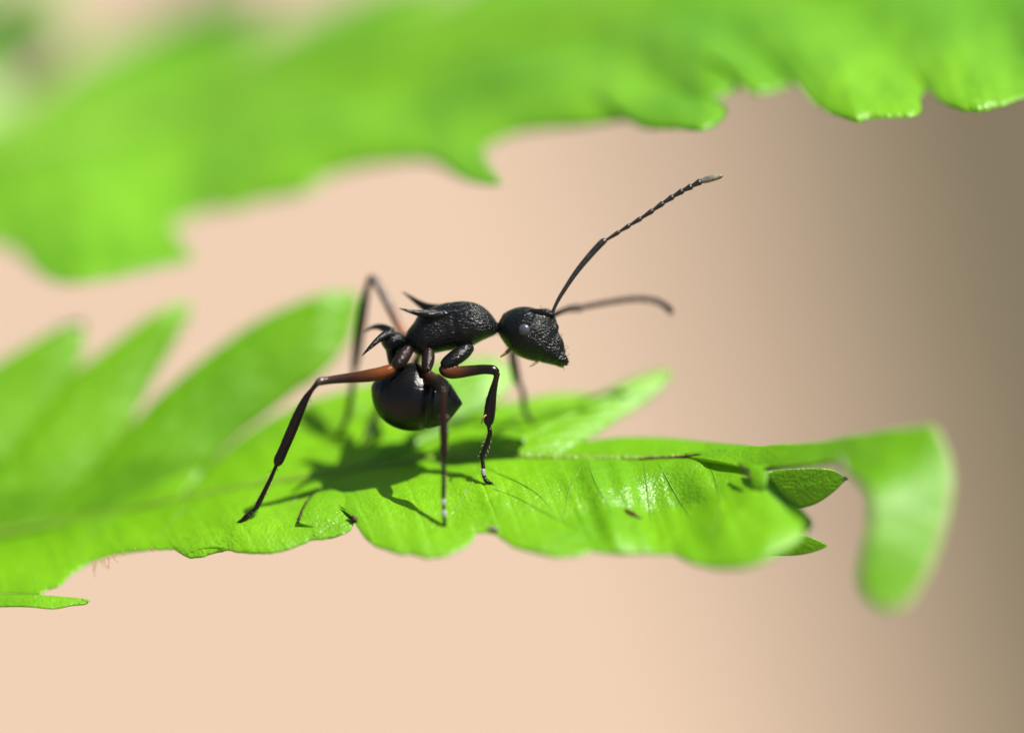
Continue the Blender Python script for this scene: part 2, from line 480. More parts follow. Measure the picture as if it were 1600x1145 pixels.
# the end of the frond: rises towards the viewer, then droops
finger('drooping_tip', [(1070, 708, 30), (1120, 701, 6), (1180, 697, -30), (1260, 691, -98), (1320, 683, -156), (1380, 673, -209), (1430, 667, -250), (1460, 668, -275), (1478, 700, -291), (1488, 740, -312), (1484, 785, -332), (1466, 850, -361), (1442, 908, -381), (1412, 944, -392), (1390, 951, -394)],
       [(1070, 713, 22), (1120, 720, -26), (1180, 733, -67), (1250, 729, -139), (1300, 724, -195), (1330, 740, -261), (1350, 756, -316), (1360, 772, -336), (1363, 792, -348), (1362, 815, -357), (1357, 840, -365), (1350, 870, -373), (1346, 908, -381), (1358, 934, -387), (1386, 951, -394)],
       None, M_LEAF, frond, nt_=110, nw=30, arch=0, groove=0, rough=2.0, seed=26.0, thick=6, label='drooping curled end of the frond, out of focus',
       lift=lambda f, w: 0)
finger('curled_flap', [(1168, 726, -66), (1171, 742, -84), (1176, 758, -94), (1184, 773, -98)],
       [(1200, 726, -82), (1199, 742, -96), (1196, 760, -104), (1187, 774, -99)], None, M_LEAF, frond, nt_=20, nw=12, arch=5, groove=0, rough=0.8, seed=27.0, thick=4)

# where a line of sight meets the leaf, for scars, veins and feet
from mathutils.bvhtree import BVHTree
bv, bf = [], []
for o in [o for o in frond.children if o.name.split('.')[0] in ('lobe', 'drooping_tip', 'curled_flap', 'midrib')]:
    o0 = len(bv)
    bv += [v.co + frond.location for v in o.data.vertices]
    bf += [tuple(o0 + k for k in p.vertices) for p in o.data.polygons]
BVH = BVHTree.FromPolygons(bv, bf)
def on_leaf(x, y):
    h = BVH.ray_cast(CAM, (P(x, y, 0) - CAM).normalized())[0]
    return surf_low(x, y) if h is None else ((h - CAM).dot(FWD) - D) / S
M_VEIN = leaf_material('leaf_vein', (0.10, 0.25, 0.006), (0.14, 0.31, 0.012), (0.38, 0.64, 0.02), trans=0.35, rough=0.4)
for pts in [[(745, 722), (775, 738), (815, 756), (845, 776), (866, 802)], [(772, 764), (805, 776), (842, 796), (872, 812), (900, 826)], [(912, 720), (905, 735), (892, 758), (885, 785), (880, 812)], [(918, 720), (923, 735), (932, 758), (950, 790), (958, 815)],
            [(1026, 719), (1038, 740), (1056, 772), (1082, 815)], [(1005, 719), (1008, 738), (1012, 772), (1018, 828)], [(1106, 722), (1117, 748), (1124, 790), (1108, 838)],
            [(545, 741), (512, 756), (470, 775), (430, 808)], [(325, 776), (296, 788), (268, 812), (250, 838)], [(185, 803), (158, 818), (130, 845), (120, 872)], [(752, 722), (738, 755), (718, 785), (705, 812)]]:
    path = [(x, y, on_leaf(x, y), 1.5 * math.sin(math.pi * (0.12 + 0.80 * i / 13)) ** 0.7 - 0.1) for i, (x, y) in enumerate([tuple(q) for q in catmull(pts, 14)])]
    v, f = tube_mesh(path, 6, 26)
    mesh('vein', v, f, M_VEIN, frond, frond.location)
# scars on the leaf
def scar(name, pts, mat, w, seed, dz=-3, label=None):
    path = [(x, y, on_leaf(x, y) if d is None else d, r) for x, y, d, r in pts]
    v, f = tube_mesh(path, 8, 20, 1.0)
    rnd = random.Random(seed)
    v = [p + Vector((rnd.uniform(-1, 1), rnd.uniform(-1, 1), rnd.uniform(-1, 1))) * (w * S) for p in v]
    o = mesh(name, v, f, mat, frond, frond.location)
    if label:
        o['label'] = label
    return o
scar('brown_scar', [(998, 717, None, 1.2), (1020, 715, None, 2.2), (1045, 715, None, 2.4), (1072, 713, None, 2.2), (1096, 710, None, 1.2)], M_SCAR, 0.8, 1, -7, 'thin dark scar along the midrib')
scar('brown_scar', [(976, 797, None, 1.5), (984, 801, None, 4.0), (993, 806, None, 3.6), (1002, 811, None, 1.5)], M_SCAR, 1.0, 2, -2, 'small reddish brown spot')
scar('brown_scar', [(762, 825, None, 1.5), (770, 826, None, 4.5), (778, 829, None, 2.0)], M_GREY, 1.0, 3, -3)
scar('brown_scar', [(544, 806, -30, 1.2), (550, 808, -33, 3.2), (555, 813, -36, 3.6), (559, 819, -38, 1.4)], M_SCAR, 1.4, 4, -4)
scar('brown_scar', [(466, 816, surf_low(467, 816) - 13, 1.8), (471, 800, surf_low(472, 798) - 13, 2.0), (481, 782, surf_low(482, 781) - 13, 1.7), (494, 769, surf_low(495, 769) - 9, 1.2)], M_SCAR, 0.7, 6)
scar('brown_scar', [(1195, 731, -86, 2.0), (1230, 730, -120, 2.6), (1270, 728, -165, 2.6), (1300, 723, -200, 2.2)], M_SCAR, 0.8, 7)
scar('brown_scar', [(1313, 712, -205, 2.0), (1316, 724, -225, 3.4), (1320, 738, -245, 3.0)], M_GREY, 0.8, 8)
scar('brown_scar', [(1155, 724, -70, 1.6), (1164, 735, -84, 2.2), (1172, 749, -98, 1.6)], M_SCAR, 0.8, 9)
scar('brown_scar', [(1319, 745, 2, 2.5), (1324, 748, 3, 2.2)], M_SCAR, 0.4, 10)
# fine hairs hanging from the margin
hv, hf = [], []
for x, y, dx, dy, d in [(146, 879, 2, 22, -60), (150, 877, -4, 16, -55), (162, 873, 8, 14, -40), (170, 870, 0, 18, -42), (177, 868, 8, 10, -36), (192, 863, 5, 5, -8), (211, 859, 6, 4, -4), (237, 857, 3, 5, -10), (158, 875, 9, 13, -50)]:
    v, f = tube_mesh([(x, y - 3, d, 0.8), (x + dx * .2, y + dy * .5, d, 0.7), (x + dx, y + dy, d, 0.4)], 5, 6)
    o0 = len(hv); hv += v; hf += [tuple(o0 + k for k in q) for q in f]
o = mesh('leaf_hairs', hv, hf, M_HAIR, frond, frond.location)
o['kind'] = 'stuff'; o['label'] = 'fine brown hairs on the leaf margin'

# ------------------------------------------------------------------ upper frond, behind the ant
EDGE = [(-300, 520), (0, 450), (300, 380), (780, 220), (1100, 125), (1340, 90), (1700, 70)]
LOWY = [(-300, 440), (0, 400), (300, 390), (780, 265), (1100, 180), (1340, 170), (1700, 140)]
def surf_up(x, y):
    return lin(EDGE, x) + 2.6 * (lin(LOWY, x) - y)
URIB = [(-300, 300), (0, 235), (300, 165), (600, 95), (900, 35), (1250, -20), (1700, -60)]
def urib(x0, x1, n=8):
    return [(x, float(np.interp(x, [a for a, b_ in URIB], [b_ for a, b_ in URIB]))) for x in np.linspace(x0, x1, n)]
frond2 = empty('fern_frond', P(-100, 300, surf_up(-100, 300)), 'blurred bright green fern frond with ragged scalloped edge, above and behind the ant', 'fern')
rp = [(x, y, surf_up(x, y), 13) for x, y in URIB]
v, f = tube_mesh(rp, 12, 60)
mesh('midrib', v, f, M_RIB, frond2, frond2.location)
def ulobe(x0, x1, E, seed, **k):
    return fan('lobe', urib(x0, x1), E, surf_up, M_LEAF_UP, frond2, seed=seed, arch=k.pop('arch', 18), rough=6, curl=k.pop('curl', 5), thick=5, **k)
ulobe(-300, -60, [(-300, 380), (-160, 372), (-40, 374), (0, 378), (22, 386)], 31)
ulobe(-60, 170, [(22, 386), (42, 406), (60, 424), (90, 436), (130, 437), (180, 429), (240, 416), (280, 406), (302, 400), (288, 386), (276, 366), (270, 346)], 32)
ulobe(170, 560, [(270, 346), (320, 326), (345, 320), (360, 325), (400, 311), (450, 302), (488, 291), (500, 277), (540, 263), (570, 256), (620, 250), (668, 249), (690, 259), (720, 275), (760, 284), (784, 282), (770, 264), (757, 242), (757, 225)], 33, nu=100)
ulobe(560, 880, [(757, 225), (800, 206), (850, 198), (900, 195), (940, 190), (977, 186), (990, 193), (1010, 198), (1060, 198), (1095, 200), (1116, 192), (1130, 180), (1135, 166), (1118, 158), (1090, 152)], 34, nu=100)
ulobe(880, 1080, [(1090, 152), (1128, 148), (1146, 138), (1156, 133), (1170, 143), (1190, 145), (1230, 131), (1256, 114)], 35)
ulobe(1080, 1300, [(1244, 118), (1252, 138), (1268, 156), (1290, 170), (1320, 182), (1340, 187), (1360, 182), (1400, 180), (1430, 176), (1440, 168), (1438, 150), (1448, 132)], 36)
ulobe(1300, 1520, [(1448, 132), (1458, 146), (1475, 159), (1500, 168), (1530, 170), (1560, 163), (1590, 152), (1620, 144)], 37)
ulobe(1520, 1700, [(1620, 144), (1650, 160), (1690, 165), (1740, 150)], 38)
def ublobe(Lp, Rp, seed, **k):
    return finger('lobe', Lp, Rp, surf_up, M_LEAF_UP, frond2, seed=seed, arch=12, groove=4, rough=4, thick=5, **k)
ublobe([(-300, 300), (-200, 262), (-100, 225), (0, 190), (60, 165)], [(-60, 250), (-20, 240), (20, 220), (50, 195), (66, 170)], 41)
ublobe([(-100, 258), (-20, 215), (70, 130), (160, 75), (250, 25), (340, -15), (420, -30)], [(230, 182), (270, 160), (310, 132), (350, 100), (385, 62), (412, 20), (424, -26)], 42)
ublobe([(200, 188), (290, 130), (370, 80), (450, 35), (520, 2), (600, -30), (680, -50)], [(500, 120), (540, 92), (580, 66), (620, 35), (650, 5), (676, -25), (686, -46)], 43)
ublobe([(470, 126), (560, 60), (650, 5), (740, -40), (830, -80), (950, -110)], [(800, 56), (840, 35), (880, 5), (910, -30), (940, -70), (955, -105)], 44)
ublobe([(760, 64), (860, 0), (950, -50), (1050, -95), (1200, -130)], [(1100, 5), (1140, -20), (1170, -50), (1190, -85), (1206, -125)], 45)
ublobe([(1050, 12), (1150, -40), (1300, -90), (1450, -120)], [(1400, -32), (1420, -55), (1440, -85), (1455, -115)], 46)

# a further frond, far behind on the other side
frond3 = empty('fern_frond', P(-250, 150, 1300), 'small part of a far, strongly blurred green fern frond beyond the upper frond', 'fern')
for k, (a, b_) in enumerate([((-400, 320), (125, -10)), ((-400, 130), (90, -210))]):
    ln = lambda t, off, d: (a[0] + (b_[0] - a[0]) * t - off * .5, a[1] + (b_[1] - a[1]) * t - off, d)
    finger('lobe', [ln(0, 30, 1200), ln(.4, 85, 1300), ln(.75, 75, 1400), ln(.95, 30, 1440), ln(1, 0, 1450)],
           [ln(0, -30, 1150), ln(.4, -85, 1150), ln(.75, -70, 1300), ln(.95, -25, 1420), ln(1, -2, 1450)], None, M_LEAF_UP, frond3, arch=24, groove=5, rough=4, seed=50 + k, thick=8)

finger('lobe', [(40, -220, 1400), (120, -250, 1260), (280, -290, 1210), (560, -310, 1200), (680, -280, 1200)],  # unseen lobe above the view, added to shade the upper frond's top left
       [(40, -190, 1380), (120, -160, 1160), (280, -165, 1150), (560, -190, 1150), (680, -272, 1200)], None, M_LEAF_UP, frond3, arch=20, groove=5, rough=4, seed=53, thick=8)

# ------------------------------------------------------------------ the ant
BLACK = (0.0045, 0.0050, 0.0052)
DARKB = (0.0065, 0.0042, 0.0034)
BROWN = (0.024, 0.009, 0.005)
ORANGE = (0.125, 0.036, 0.006)
DC = 14.0                      # depth of the ant's mid-plane
DF = 50.0                      # the legs of the far side reach further back

ant = empty('ant', P(690, 770, -12), 'black spiny ant with reddish brown legs and one antenna raised, standing on the fern frond', 'ant')
cam_d.dof.focus_object = ant
AV, AF, AC, AB = [], [], [], []        # source shapes of the body, fused into one skin below

def add_part(v, f, col, relief=1.0):
    o0 = len(AV)
    AV.extend(v)
    AF.extend(tuple(o0 + k for k in q) for q in f)
    AC.extend(col if isinstance(col, list) else [col] * len(v))
    AB.extend([relief] * len(v))

def limb(path, cols=None, n=40, nside=14, flat=1.0, relief=0.7):
    """cols: list of (fraction, colour)"""
    v, f = tube_mesh(path, nside, n, flat)
    if cols is None:
        c = [BLACK] * len(v)
    else:
        fr = [a for a, b_ in cols]
        c = []
        for i in range(n):
            t = i / (n - 1)
            col = tuple(float(np.interp(t, fr, [b_[k] for a, b_ in cols])) for k in range(3))
            c += [col] * nside
        c += [cols[0][1], cols[-1][1]]
    add_part(v, f, c, relief)

def profile(poly, A, B, depth, n=44, nside=32, col=BLACK, dc=DC, sq=2.0, grooves=(), relief=1.0):
    """solid from a side outline: sections square to the axis A-B, each an ellipse between the outline's two sides; depth: half-thickness along the axis"""
    poly = [Vector(p) for p in poly]
    A, B = Vector(A), Vector(B)
    ax = (B - A); Ln = ax.length; ax /= Ln
    nr = Vector((-ax.y, ax.x))
    verts, faces, cen = [], [], []
    for i in range(n):
        s = (0.5 - 0.5 * math.cos(math.pi * (i + 0.25) / (n - 0.5)))
        o = A + ax * (s * Ln)
        hits = []
        for p, q in zip(poly, poly[1:] + poly[:1]):
            a, b_ = (p - o).dot(ax), (q - o).dot(ax)
            if (a <= 0 < b_) or (b_ <= 0 < a):
                k = a / (a - b_)
                hits.append((p + (q - p) * k - o).dot(nr))
        if len(hits) < 2:
            continue
        lo, hi = min(hits), max(hits)
        b_ = lin(depth, s)
        for g, wdt, am in grooves:
            k = 1 - am * math.exp(-((s - g) / wdt) ** 2)
            m_ = (lo + hi) / 2; lo = m_ + (lo - m_) * k; hi = m_ + (hi - m_) * k; b_ *= k
        c = o + nr * ((lo + hi) / 2); r = (hi - lo) / 2
        cen.append(c)
        for k in range(nside):
            th = 2 * math.pi * k / nside
            cs, sn = math.cos(th), math.sin(th)
            cs = math.copysign(abs(cs) ** (2 / sq), cs); sn = math.copysign(abs(sn) ** (2 / sq), sn)
            q = c + nr * (r * cs)
            verts.append(P(q.x, q.y, dc + b_ * sn))
    m = len(cen)
    for i in range(m - 1):
        for k in range(nside):
            k2 = (k + 1) % nside
            faces.append((i * nside + k, i * nside + k2, (i + 1) * nside + k2, (i + 1) * nside + k))
    verts.append(P(cen[0].x, cen[0].y, dc)); verts.append(P(cen[-1].x, cen[-1].y, dc))
    a, z = len(verts) - 2, len(verts) - 1
    for k in range(nside):
        k2 = (k + 1) % nside
        faces.append((k2, k, a)); faces.append(((m - 1) * nside + k, (m - 1) * nside + k2, z))
    add_part(verts, faces, col, relief)

def smooth_poly(p, n=120):
    q = catmull(p + [p[0]], n)
    return [tuple(a) for a in q[:-1]]

def blob(c, r, col=BLACK, n=14, rot=0.0):
    verts, faces = [], []
    m = 2 * n
    for i in range(1, n):
        a = math.pi * i / n
        for k in range(m):
            t = 2 * math.pi * k / m
            x, y, z = r[0] * math.cos(a), r[1] * math.sin(a) * math.cos(t), r[2] * math.sin(a) * math.sin(t)
            xr = x * math.cos(rot) - y * math.sin(rot); yr = x * math.sin(rot) + y * math.cos(rot)
            verts.append(P(c[0] + xr, c[1] + yr, c[2] + z))
    xr, yr = r[0] * math.cos(rot), r[0] * math.sin(rot)
    verts.append(P(c[0] + xr, c[1] + yr, c[2])); verts.append(P(c[0] - xr, c[1] - yr, c[2]))
    for i in range(n - 2):
        for k in range(m):
            k2 = (k + 1) % m
            faces.append((i * m + k, i * m + k2, (i + 1) * m + k2, (i + 1) * m + k))
    a, z = len(verts) - 2, len(verts) - 1
    for k in range(m):
        k2 = (k + 1) % m
        faces.append((k2, k, a)); faces.append(((n - 2) * m + k, (n - 2) * m + k2, z))
    return verts, faces

# thorax
profile(smooth_poly([(633, 530), (636, 518), (647, 503), (654, 491), (665, 484), (678, 479), (692, 474), (711, 471), (730, 471), (747, 475), (761, 484), (770, 494), (776, 503),
         (778, 512), (775, 522), (763, 528), (750, 534), (737, 541), (715, 546), (694, 549), (673, 554), (660, 557), (648, 552), (637, 542)]),
        (633, 531), (778, 511), [(0, 4), (.05, 16), (.12, 25), (.2, 31), (.3, 33), (.42, 33), (.52, 34), (.62, 37), (.74, 37), (.84, 32), (.92, 24), (.97, 14), (1, 5)],
        n=60, nside=40, sq=2.25, grooves=[(0.545, 0.018, 0.022), (0.30, 0.02, 0.008)])
# raised margins that run back into the long spines of the thorax
limb([(712, 486, DC - 27, 4), (690, 491, DC - 27, 7.5), (672, 491, DC - 30, 8), (656, 489.5, DC - 38, 5.5), (641, 486.5, DC - 46, 3.2), (623, 481.5, DC - 54, 0.9)])
limb([(706, 477, DC + 20, 4), (686, 482, DC + 22, 7), (669, 481, DC + 26, 7.5), (655, 474, DC + 32, 5.3), (642, 465, DC + 38, 3.2), (628, 455.5, DC + 43, 0.9)])
# petiole with its two hooked spines
profile(smooth_poly([(634, 532), (630, 523), (620, 518.5), (607, 516.5), (597, 521), (594, 530), (598, 541), (606, 550), (614, 553), (624, 550), (632, 543)]),
        (594, 528), (634, 534), [(0, 8), (.2, 19), (.5, 22), (.8, 17), (1, 8)], n=26, nside=26, sq=2.3)
limb([(612, 523, DC - 12, 8), (602, 524, DC - 20, 7), (592, 530, DC - 29, 5.2), (580, 541, DC - 37, 3.6), (565, 556, DC - 42, 0.9)])
limb([(612, 519, DC + 12, 7.5), (601, 513, DC + 20, 6.5), (590, 510.5, DC + 29, 4.6), (580, 512.5, DC + 36, 3.0), (569, 519.5, DC + 42, 0.9)])
limb([(613, 545, DC, 11), (614, 560, DC + 2, 9), (622, 576, DC + 2, 14)], n=20)
# gaster, curled forward under the body
profile(smooth_poly([(580, 612), (580.5, 603), (585, 595), (599, 584), (621, 572), (634, 567), (644, 566), (658, 570), (673, 579), (687, 584.5), (701.5, 596), (711, 610), (717, 620), (722.5, 630.5),
         (718, 637), (711, 646), (697, 661), (682, 667), (654, 672.5), (630, 672), (606, 662), (588, 643), (581.5, 624)]),
        (580, 606), (722, 632), [(0, 5), (.04, 17), (.1, 28), (.2, 40), (.32, 47), (.45, 50), (.58, 48), (.7, 41), (.8, 32), (.88, 21), (.95, 11), (1, 1.5)],
        n=64, nside=44, col=(0.004, 0.004, 0.004), relief=0.32, grooves=[(0.66, 0.016, 0.055), (0.83, 0.012, 0.03)])
# head
profile(smooth_poly([(777, 510), (778, 501), (783, 493), (792, 486.5), (803, 481.5), (816, 479), (827, 479.5), (837, 482), (847, 483.5), (857, 485.5), (864, 491), (869, 499), (871, 509), (873, 519),
         (878.5, 533), (882.5, 544), (884, 551), (881, 555), (886.5, 560), (886, 568), (881.5, 574.5), (870, 572.5), (858, 569), (845, 566.5), (832, 564), (818.5, 560), (805.5, 553.5), (795, 545.5), (787, 535), (781, 526), (777, 518)]),
        (776, 509), (884, 567), [(0, 6), (.06, 20), (.14, 31), (.25, 40), (.38, 44), (.5, 43), (.62, 38), (.74, 32), (.85, 27), (.94, 21), (1, 12)],
        n=56, nside=40, sq=2.2, grooves=[(0.70, 0.018, 0.04), (0.90, 0.02, 0.05)])
# neck
limb([(768, 513, DC, 9), (778, 511, DC, 7), (788, 511, DC, 10)], n=12)
# frontal ridges over the antenna sockets, cheeks, face shield, jaws
limb([(828, 486, DC - 24, 3), (842, 487.5, DC - 26, 5), (856, 489.5, DC - 26, 5), (866, 494, DC - 22, 3.2)], n=20)
limb([(842, 485, DC + 14, 3), (856, 487, DC + 16, 4.5), (867, 493, DC + 14, 3)], n=16)
for c, r, rot in [((818, 517, DC - 37), (13, 13, 6), 0), ((818, 517, DC + 37), (13, 13, 6), 0), ((834, 534, DC - 30), (20, 11, 11), 0.55), ((866, 513, DC - 18), (7, 9, 10), 0.4), ((872, 534, DC - 12), (17, 8, 15), 1.15), ((859, 545, DC - 24), (15, 6, 6), 1.0), ((877, 561, DC - 12), (13, 8, 12), 0.5), ((877, 561, DC + 12), (13, 8, 12), 0.5), ((855, 503, DC - 26), (6, 5, 5), 0.2)]:
    v, f = blob(c, r, rot=rot)
    add_part(v, f, BLACK)
limb([(876, 552, DC - 20, 3.4), (883, 560, DC - 18, 3.6), (884.5, 570, DC - 12, 3)], n=12)
limb([(862, 562, DC - 20, 3.2), (874, 559, DC - 22, 3.4), (884, 556, DC - 16, 2.6)], n=12)

# legs: coxa, femur, tibia, foot
FOOT = [(0, DARKB), (1, DARKB)]
def leg(coxa, femur, tibia, tarsus, ccol, fcols, tcol=DARKB):
    limb(coxa, [(0, ccol), (1, ccol)], n=22, nside=18)
    limb(femur, fcols, n=44, nside=16, relief=0.25)
    limb(tibia, [(0, BROWN), (.25, tcol), (1, tcol)], n=40, nside=14, flat=0.75, relief=0.3)
    for a in tarsus:
        limb(a, FOOT, n=16, nside=10)
# near front leg
leg([(733, 541, DC - 14, 10), (724, 550, DC - 22, 12), (711, 559, DC - 28, 12.5), (699, 567, DC - 32, 10.5), (693, 572, DC - 34, 8)],
    [(691, 573, -19, 6), (694, 579, -18, 8.2), (703, 582, -17, 9.6), (717, 581.5, -17, 9.6), (737, 579, -17, 8.6), (758, 577, -18, 7.6), (771, 578.5, -19, 7.6), (777, 583, -20, 5.6)],
    [(777, 583, -20, 4.8), (774.5, 594, -19, 4.8), (770, 612, -16, 6.6), (766.5, 632, -12, 8.8), (764.5, 650, -8, 9), (763.5, 661, -7, 7.2), (763.3, 665, -7, 4)],
    [[(763.3, 664, -7, 3.4), (765.5, 674, -6, 4.0), (764.8, 681, -5, 4.2), (760, 696, -3, 4.5), (755, 708, -2, 4.7), (752.5, 716, -2, 4.2)],
     [(753, 716, -2, 2.6), (754.5, 724, -2, 3.4), (755, 731, -2, 3.6)], [(755, 731, -2, 2.6), (755.3, 738, -3, 3.4), (756.5, 745, -3, 3.6)],
     [(756.5, 745, -3, 2.6), (759, 750, -4, 3.6), (764, 753.5, -5, 3.0)], [(763, 753, -5, 2.0), (768, 754, -7, 1.6), (773, 757, -8, 0.9)], [(763, 754, -5, 2.0), (768, 757, -3, 1.4), (770, 760, -4, 0.9)]],
    BLACK, [(0, BROWN), (.06, (0.075, 0.022, 0.006)), (.30, (0.070, 0.021, 0.006)), (.5, BROWN), (.7, DARKB), (1, DARKB)])
# near middle leg
leg([(669, 546, DC - 14, 8), (669, 556, DC - 24, 10.5), (668, 568, DC - 34, 10), (666.5, 579, DC - 40, 7)],
    [(666, 579, -15, 6.5), (669, 587, -20, 8.5), (677, 594, -33, 10), (685, 601, -50, 10.5), (690, 607, -66, 9.5), (692, 612, -76, 6.5)],
    [(692, 611, -76, 5.5), (692, 625, -76, 5.0), (692.5, 645, -76, 5.8), (693.5, 670, -75, 6.6), (694, 692, -75, 6.2), (694, 711, -75, 5.2), (693.8, 716, -74, 3)],
    [[(693.5, 714, -74, 2.8), (693.3, 740, -74, 3.2), (693, 765, -73, 3.5), (692.5, 779, -73, 3.6)],
     [(692.7, 779, -73, 2.4), (693.2, 787, -72, 3.4), (693.4, 794, -72, 3.6)], [(693.4, 794, -72, 2.4), (693.8, 801, -72, 3.4), (694, 807, -72, 3.6)], [(694, 807, -72, 2.4), (694.3, 813, -72, 3.4), (694.6, 819, -72, 2.4)],
     [(694.5, 818, -72, 1.8), (690, 822, -72, 1.0)], [(694.5, 818, -72, 1.8), (699, 822, -72, 1.0)]],
    (0.012, 0.006, 0.0045), [(0, (0.04, 0.013, 0.005)), (.3, (0.035, 0.012, 0.006)), (.7, DARKB), (1, DARKB)], (0.016, 0.006, 0.004))
# near hind leg
leg([(638, 546, DC - 14, 9), (633, 553, DC - 24, 11), (627, 561, DC - 32, 11.5), (620, 569, DC - 37, 9.5), (616, 574, DC - 38, 7)],
    [(617, 573, -22, 6.5), (609, 578, -23, 9.4), (596, 583, -25, 10.4), (578, 586.5, -27, 10.2), (555, 589.5, -30, 8.6), (530, 592, -34, 7.2), (510, 594.5, -38, 6.4), (499, 596, -42, 6.8), (495, 598, -43, 5)],
    [(496, 598, -42, 4.6), (488, 608, -38, 3.9), (479, 621, -34, 5.6), (467, 646, -27, 7.8), (455, 674, -18, 8.4), (443, 702, -10, 8.0), (434, 722, -4, 7.6), (431.5, 727, -3, 4)],
    [[(432, 726, -3, 3.0), (424, 745, 1, 3.5), (414, 766, 5, 4.0), (404, 786, 9, 4.7), (400, 794, 10, 4.4)],
     [(401, 793, 10, 2.6), (394, 799, 11, 3.6), (385, 807, 11, 4.6), (380, 812, 12, 4.2)], [(381, 811, 12, 2.8), (376, 815, 12, 4.0), (371, 818.5, 12, 3.2)], [(372, 817, 12, 1.8), (367, 820, 12, 1.0)]],
    (0.013, 0.0065, 0.0048), [(0, ORANGE), (.20, (0.115, 0.033, 0.006)), (.38, (0.055, 0.018, 0.006)), (.58, BROWN), (.92, (0.030, 0.018, 0.014)), (1, (0.08, 0.065, 0.055))])
# far front leg, mostly hidden behind the head
leg([(728, 540, DC + 14, 12), (722, 545, DC + 36, 12), (718, 540, DF + 34, 8)],
    [(718, 540, DF + 36, 6), (740, 525, DF + 46, 8.5), (770, 514, DF + 56, 7), (795, 517, DF + 66, 7), (800, 524, DF + 70, 6)],
    [(800, 524, DF + 70, 5), (800.5, 550, DF + 76, 6.5), (804, 575, DF + 82, 7.2), (808, 594, DF + 88, 6.2), (810, 600, DF + 90, 4)],
    [[(810, 598, DF + 90, 4), (816, 610, DF + 92, 4.4), (818, 626, DF + 95, 4.6), (820, 642, DF + 98, 4.6)], [(820, 641, DF + 98, 3.4), (824, 650, DF + 100, 4), (830, 659, DF + 95, 3.6), (836, 663, DF + 91, 1.4)]],
    BLACK, [(0, DARKB), (1, DARKB)])
# far middle leg, seen only as a blur behind the gaster
leg([(657, 546, DC + 14, 8), (656, 551, DC + 36, 8), (654, 555, DF + 34, 6.5)],
    [(655, 554, DF + 36, 6.5), (645, 575, DF + 60, 9), (625, 590, DF + 95, 8), (612, 598, DF + 120, 6.5), (608, 602, DF + 124, 5)],
    [(608, 601, DF + 124, 4.5), (600, 620, DF + 122, 5.5), (592, 640, DF + 118, 6), (585, 654, DF + 114, 4.5)],
    [[(586, 652, DF + 114, 3.2), (578, 670, DF + 108, 3.6), (570, 686, DF + 99, 3.6), (565, 694, DF + 96, 2.4)]],
    ORANGE, [(0, ORANGE), (.2, BROWN), (1, DARKB)])
# far hind leg, its knee raised high
leg([(637, 541, DC + 12, 10), (634, 536, DC + 34, 10), (630, 528, DF + 32, 8)],
    [(632, 528, DF + 34, 6.4), (624, 510, DF + 44, 7.2), (614, 490, DF + 54, 7.4), (603, 468, DF + 64, 7.2), (592, 448, DF + 74, 6.8), (584, 436, DF + 80, 6.6), (578, 434, DF + 83, 5.2)],
    [(579, 433, DF + 82, 5), (575, 445, DF + 85, 4.8), (570, 468, DF + 88, 7), (565, 496, DF + 92, 8.4), (560, 530, DF + 96, 8.2), (556, 560, DF + 99, 7.4), (553.5, 577, DF + 100, 5.5)],
    [[(554, 575, DF + 100, 4), (551, 600, DF + 102, 4.6), (547, 630, DF + 104, 5), (543, 652, DF + 106, 5)], [(543.5, 650, DF + 106, 3.6), (537, 666, DF + 106, 4.4), (529, 680, DF + 113, 4.2), (523, 688, DF + 117, 2.4)]],
    DARKB, [(0, (0.20, 0.07, 0.02)), (.25, (0.13, 0.055, 0.025)), (.5, (0.08, 0.05, 0.04)), (1, (0.09, 0.075, 0.07))], (0.022, 0.018, 0.014))

# fuse all the shapes into one continuous skin
src = bpy.data.meshes.new('ant_source')
src.from_pydata([tuple(Vector(v) - ant.location) for v in AV], [], AF)
src.update()
tmp = bpy.data.objects.new('ant_source', src)
sc.collection.objects.link(tmp)
rm = tmp.modifiers.new('fuse', 'REMESH'); rm.mode = 'VOXEL'; rm.voxel_size = 0.00155; rm.use_smooth_shade = True
sm = tmp.modifiers.new('soften', 'SMOOTH'); sm.factor = 0.5; sm.iterations = 4
dg = bpy.context.evaluated_depsgraph_get()
body_me = bpy.data.meshes.new_from_object(tmp.evaluated_get(dg))
bpy.data.objects.remove(tmp)
kd = kdtree.KDTree(len(src.vertices))
for i, v in enumerate(src.vertices):
    kd.insert(v.co, i)
kd.balance()
colr = body_me.attributes.new('tint', 'FLOAT_COLOR', 'POINT')
buf = np.ones((len(body_me.vertices), 4), np.float32)
for i, v in enumerate(body_me.vertices):
    acc = [0, 0, 0, 0]; tw = 0
    for co, k, dist in kd.find_n(v.co, 3):
        w = 1 / (dist + 1e-5); tw += w
        for q in range(3):
            acc[q] += AC[k][q] * w
        acc[3] += AB[k] * w
    buf[i, :] = [a / tw for a in acc]
colr.data.foreach_set('color', buf.ravel())
body_me.materials.clear(); body_me.materials.append(M_ANT)
body_me.name = 'body'
link('body', body_me, ant)

# eyes
for s in (-1, 1):
    v, f = blob((819.5, 515.5, DC + s * 41), (9.6, 9.2, 5.2))
    mesh('eye', v, f, M_EYE, ant, ant.location)

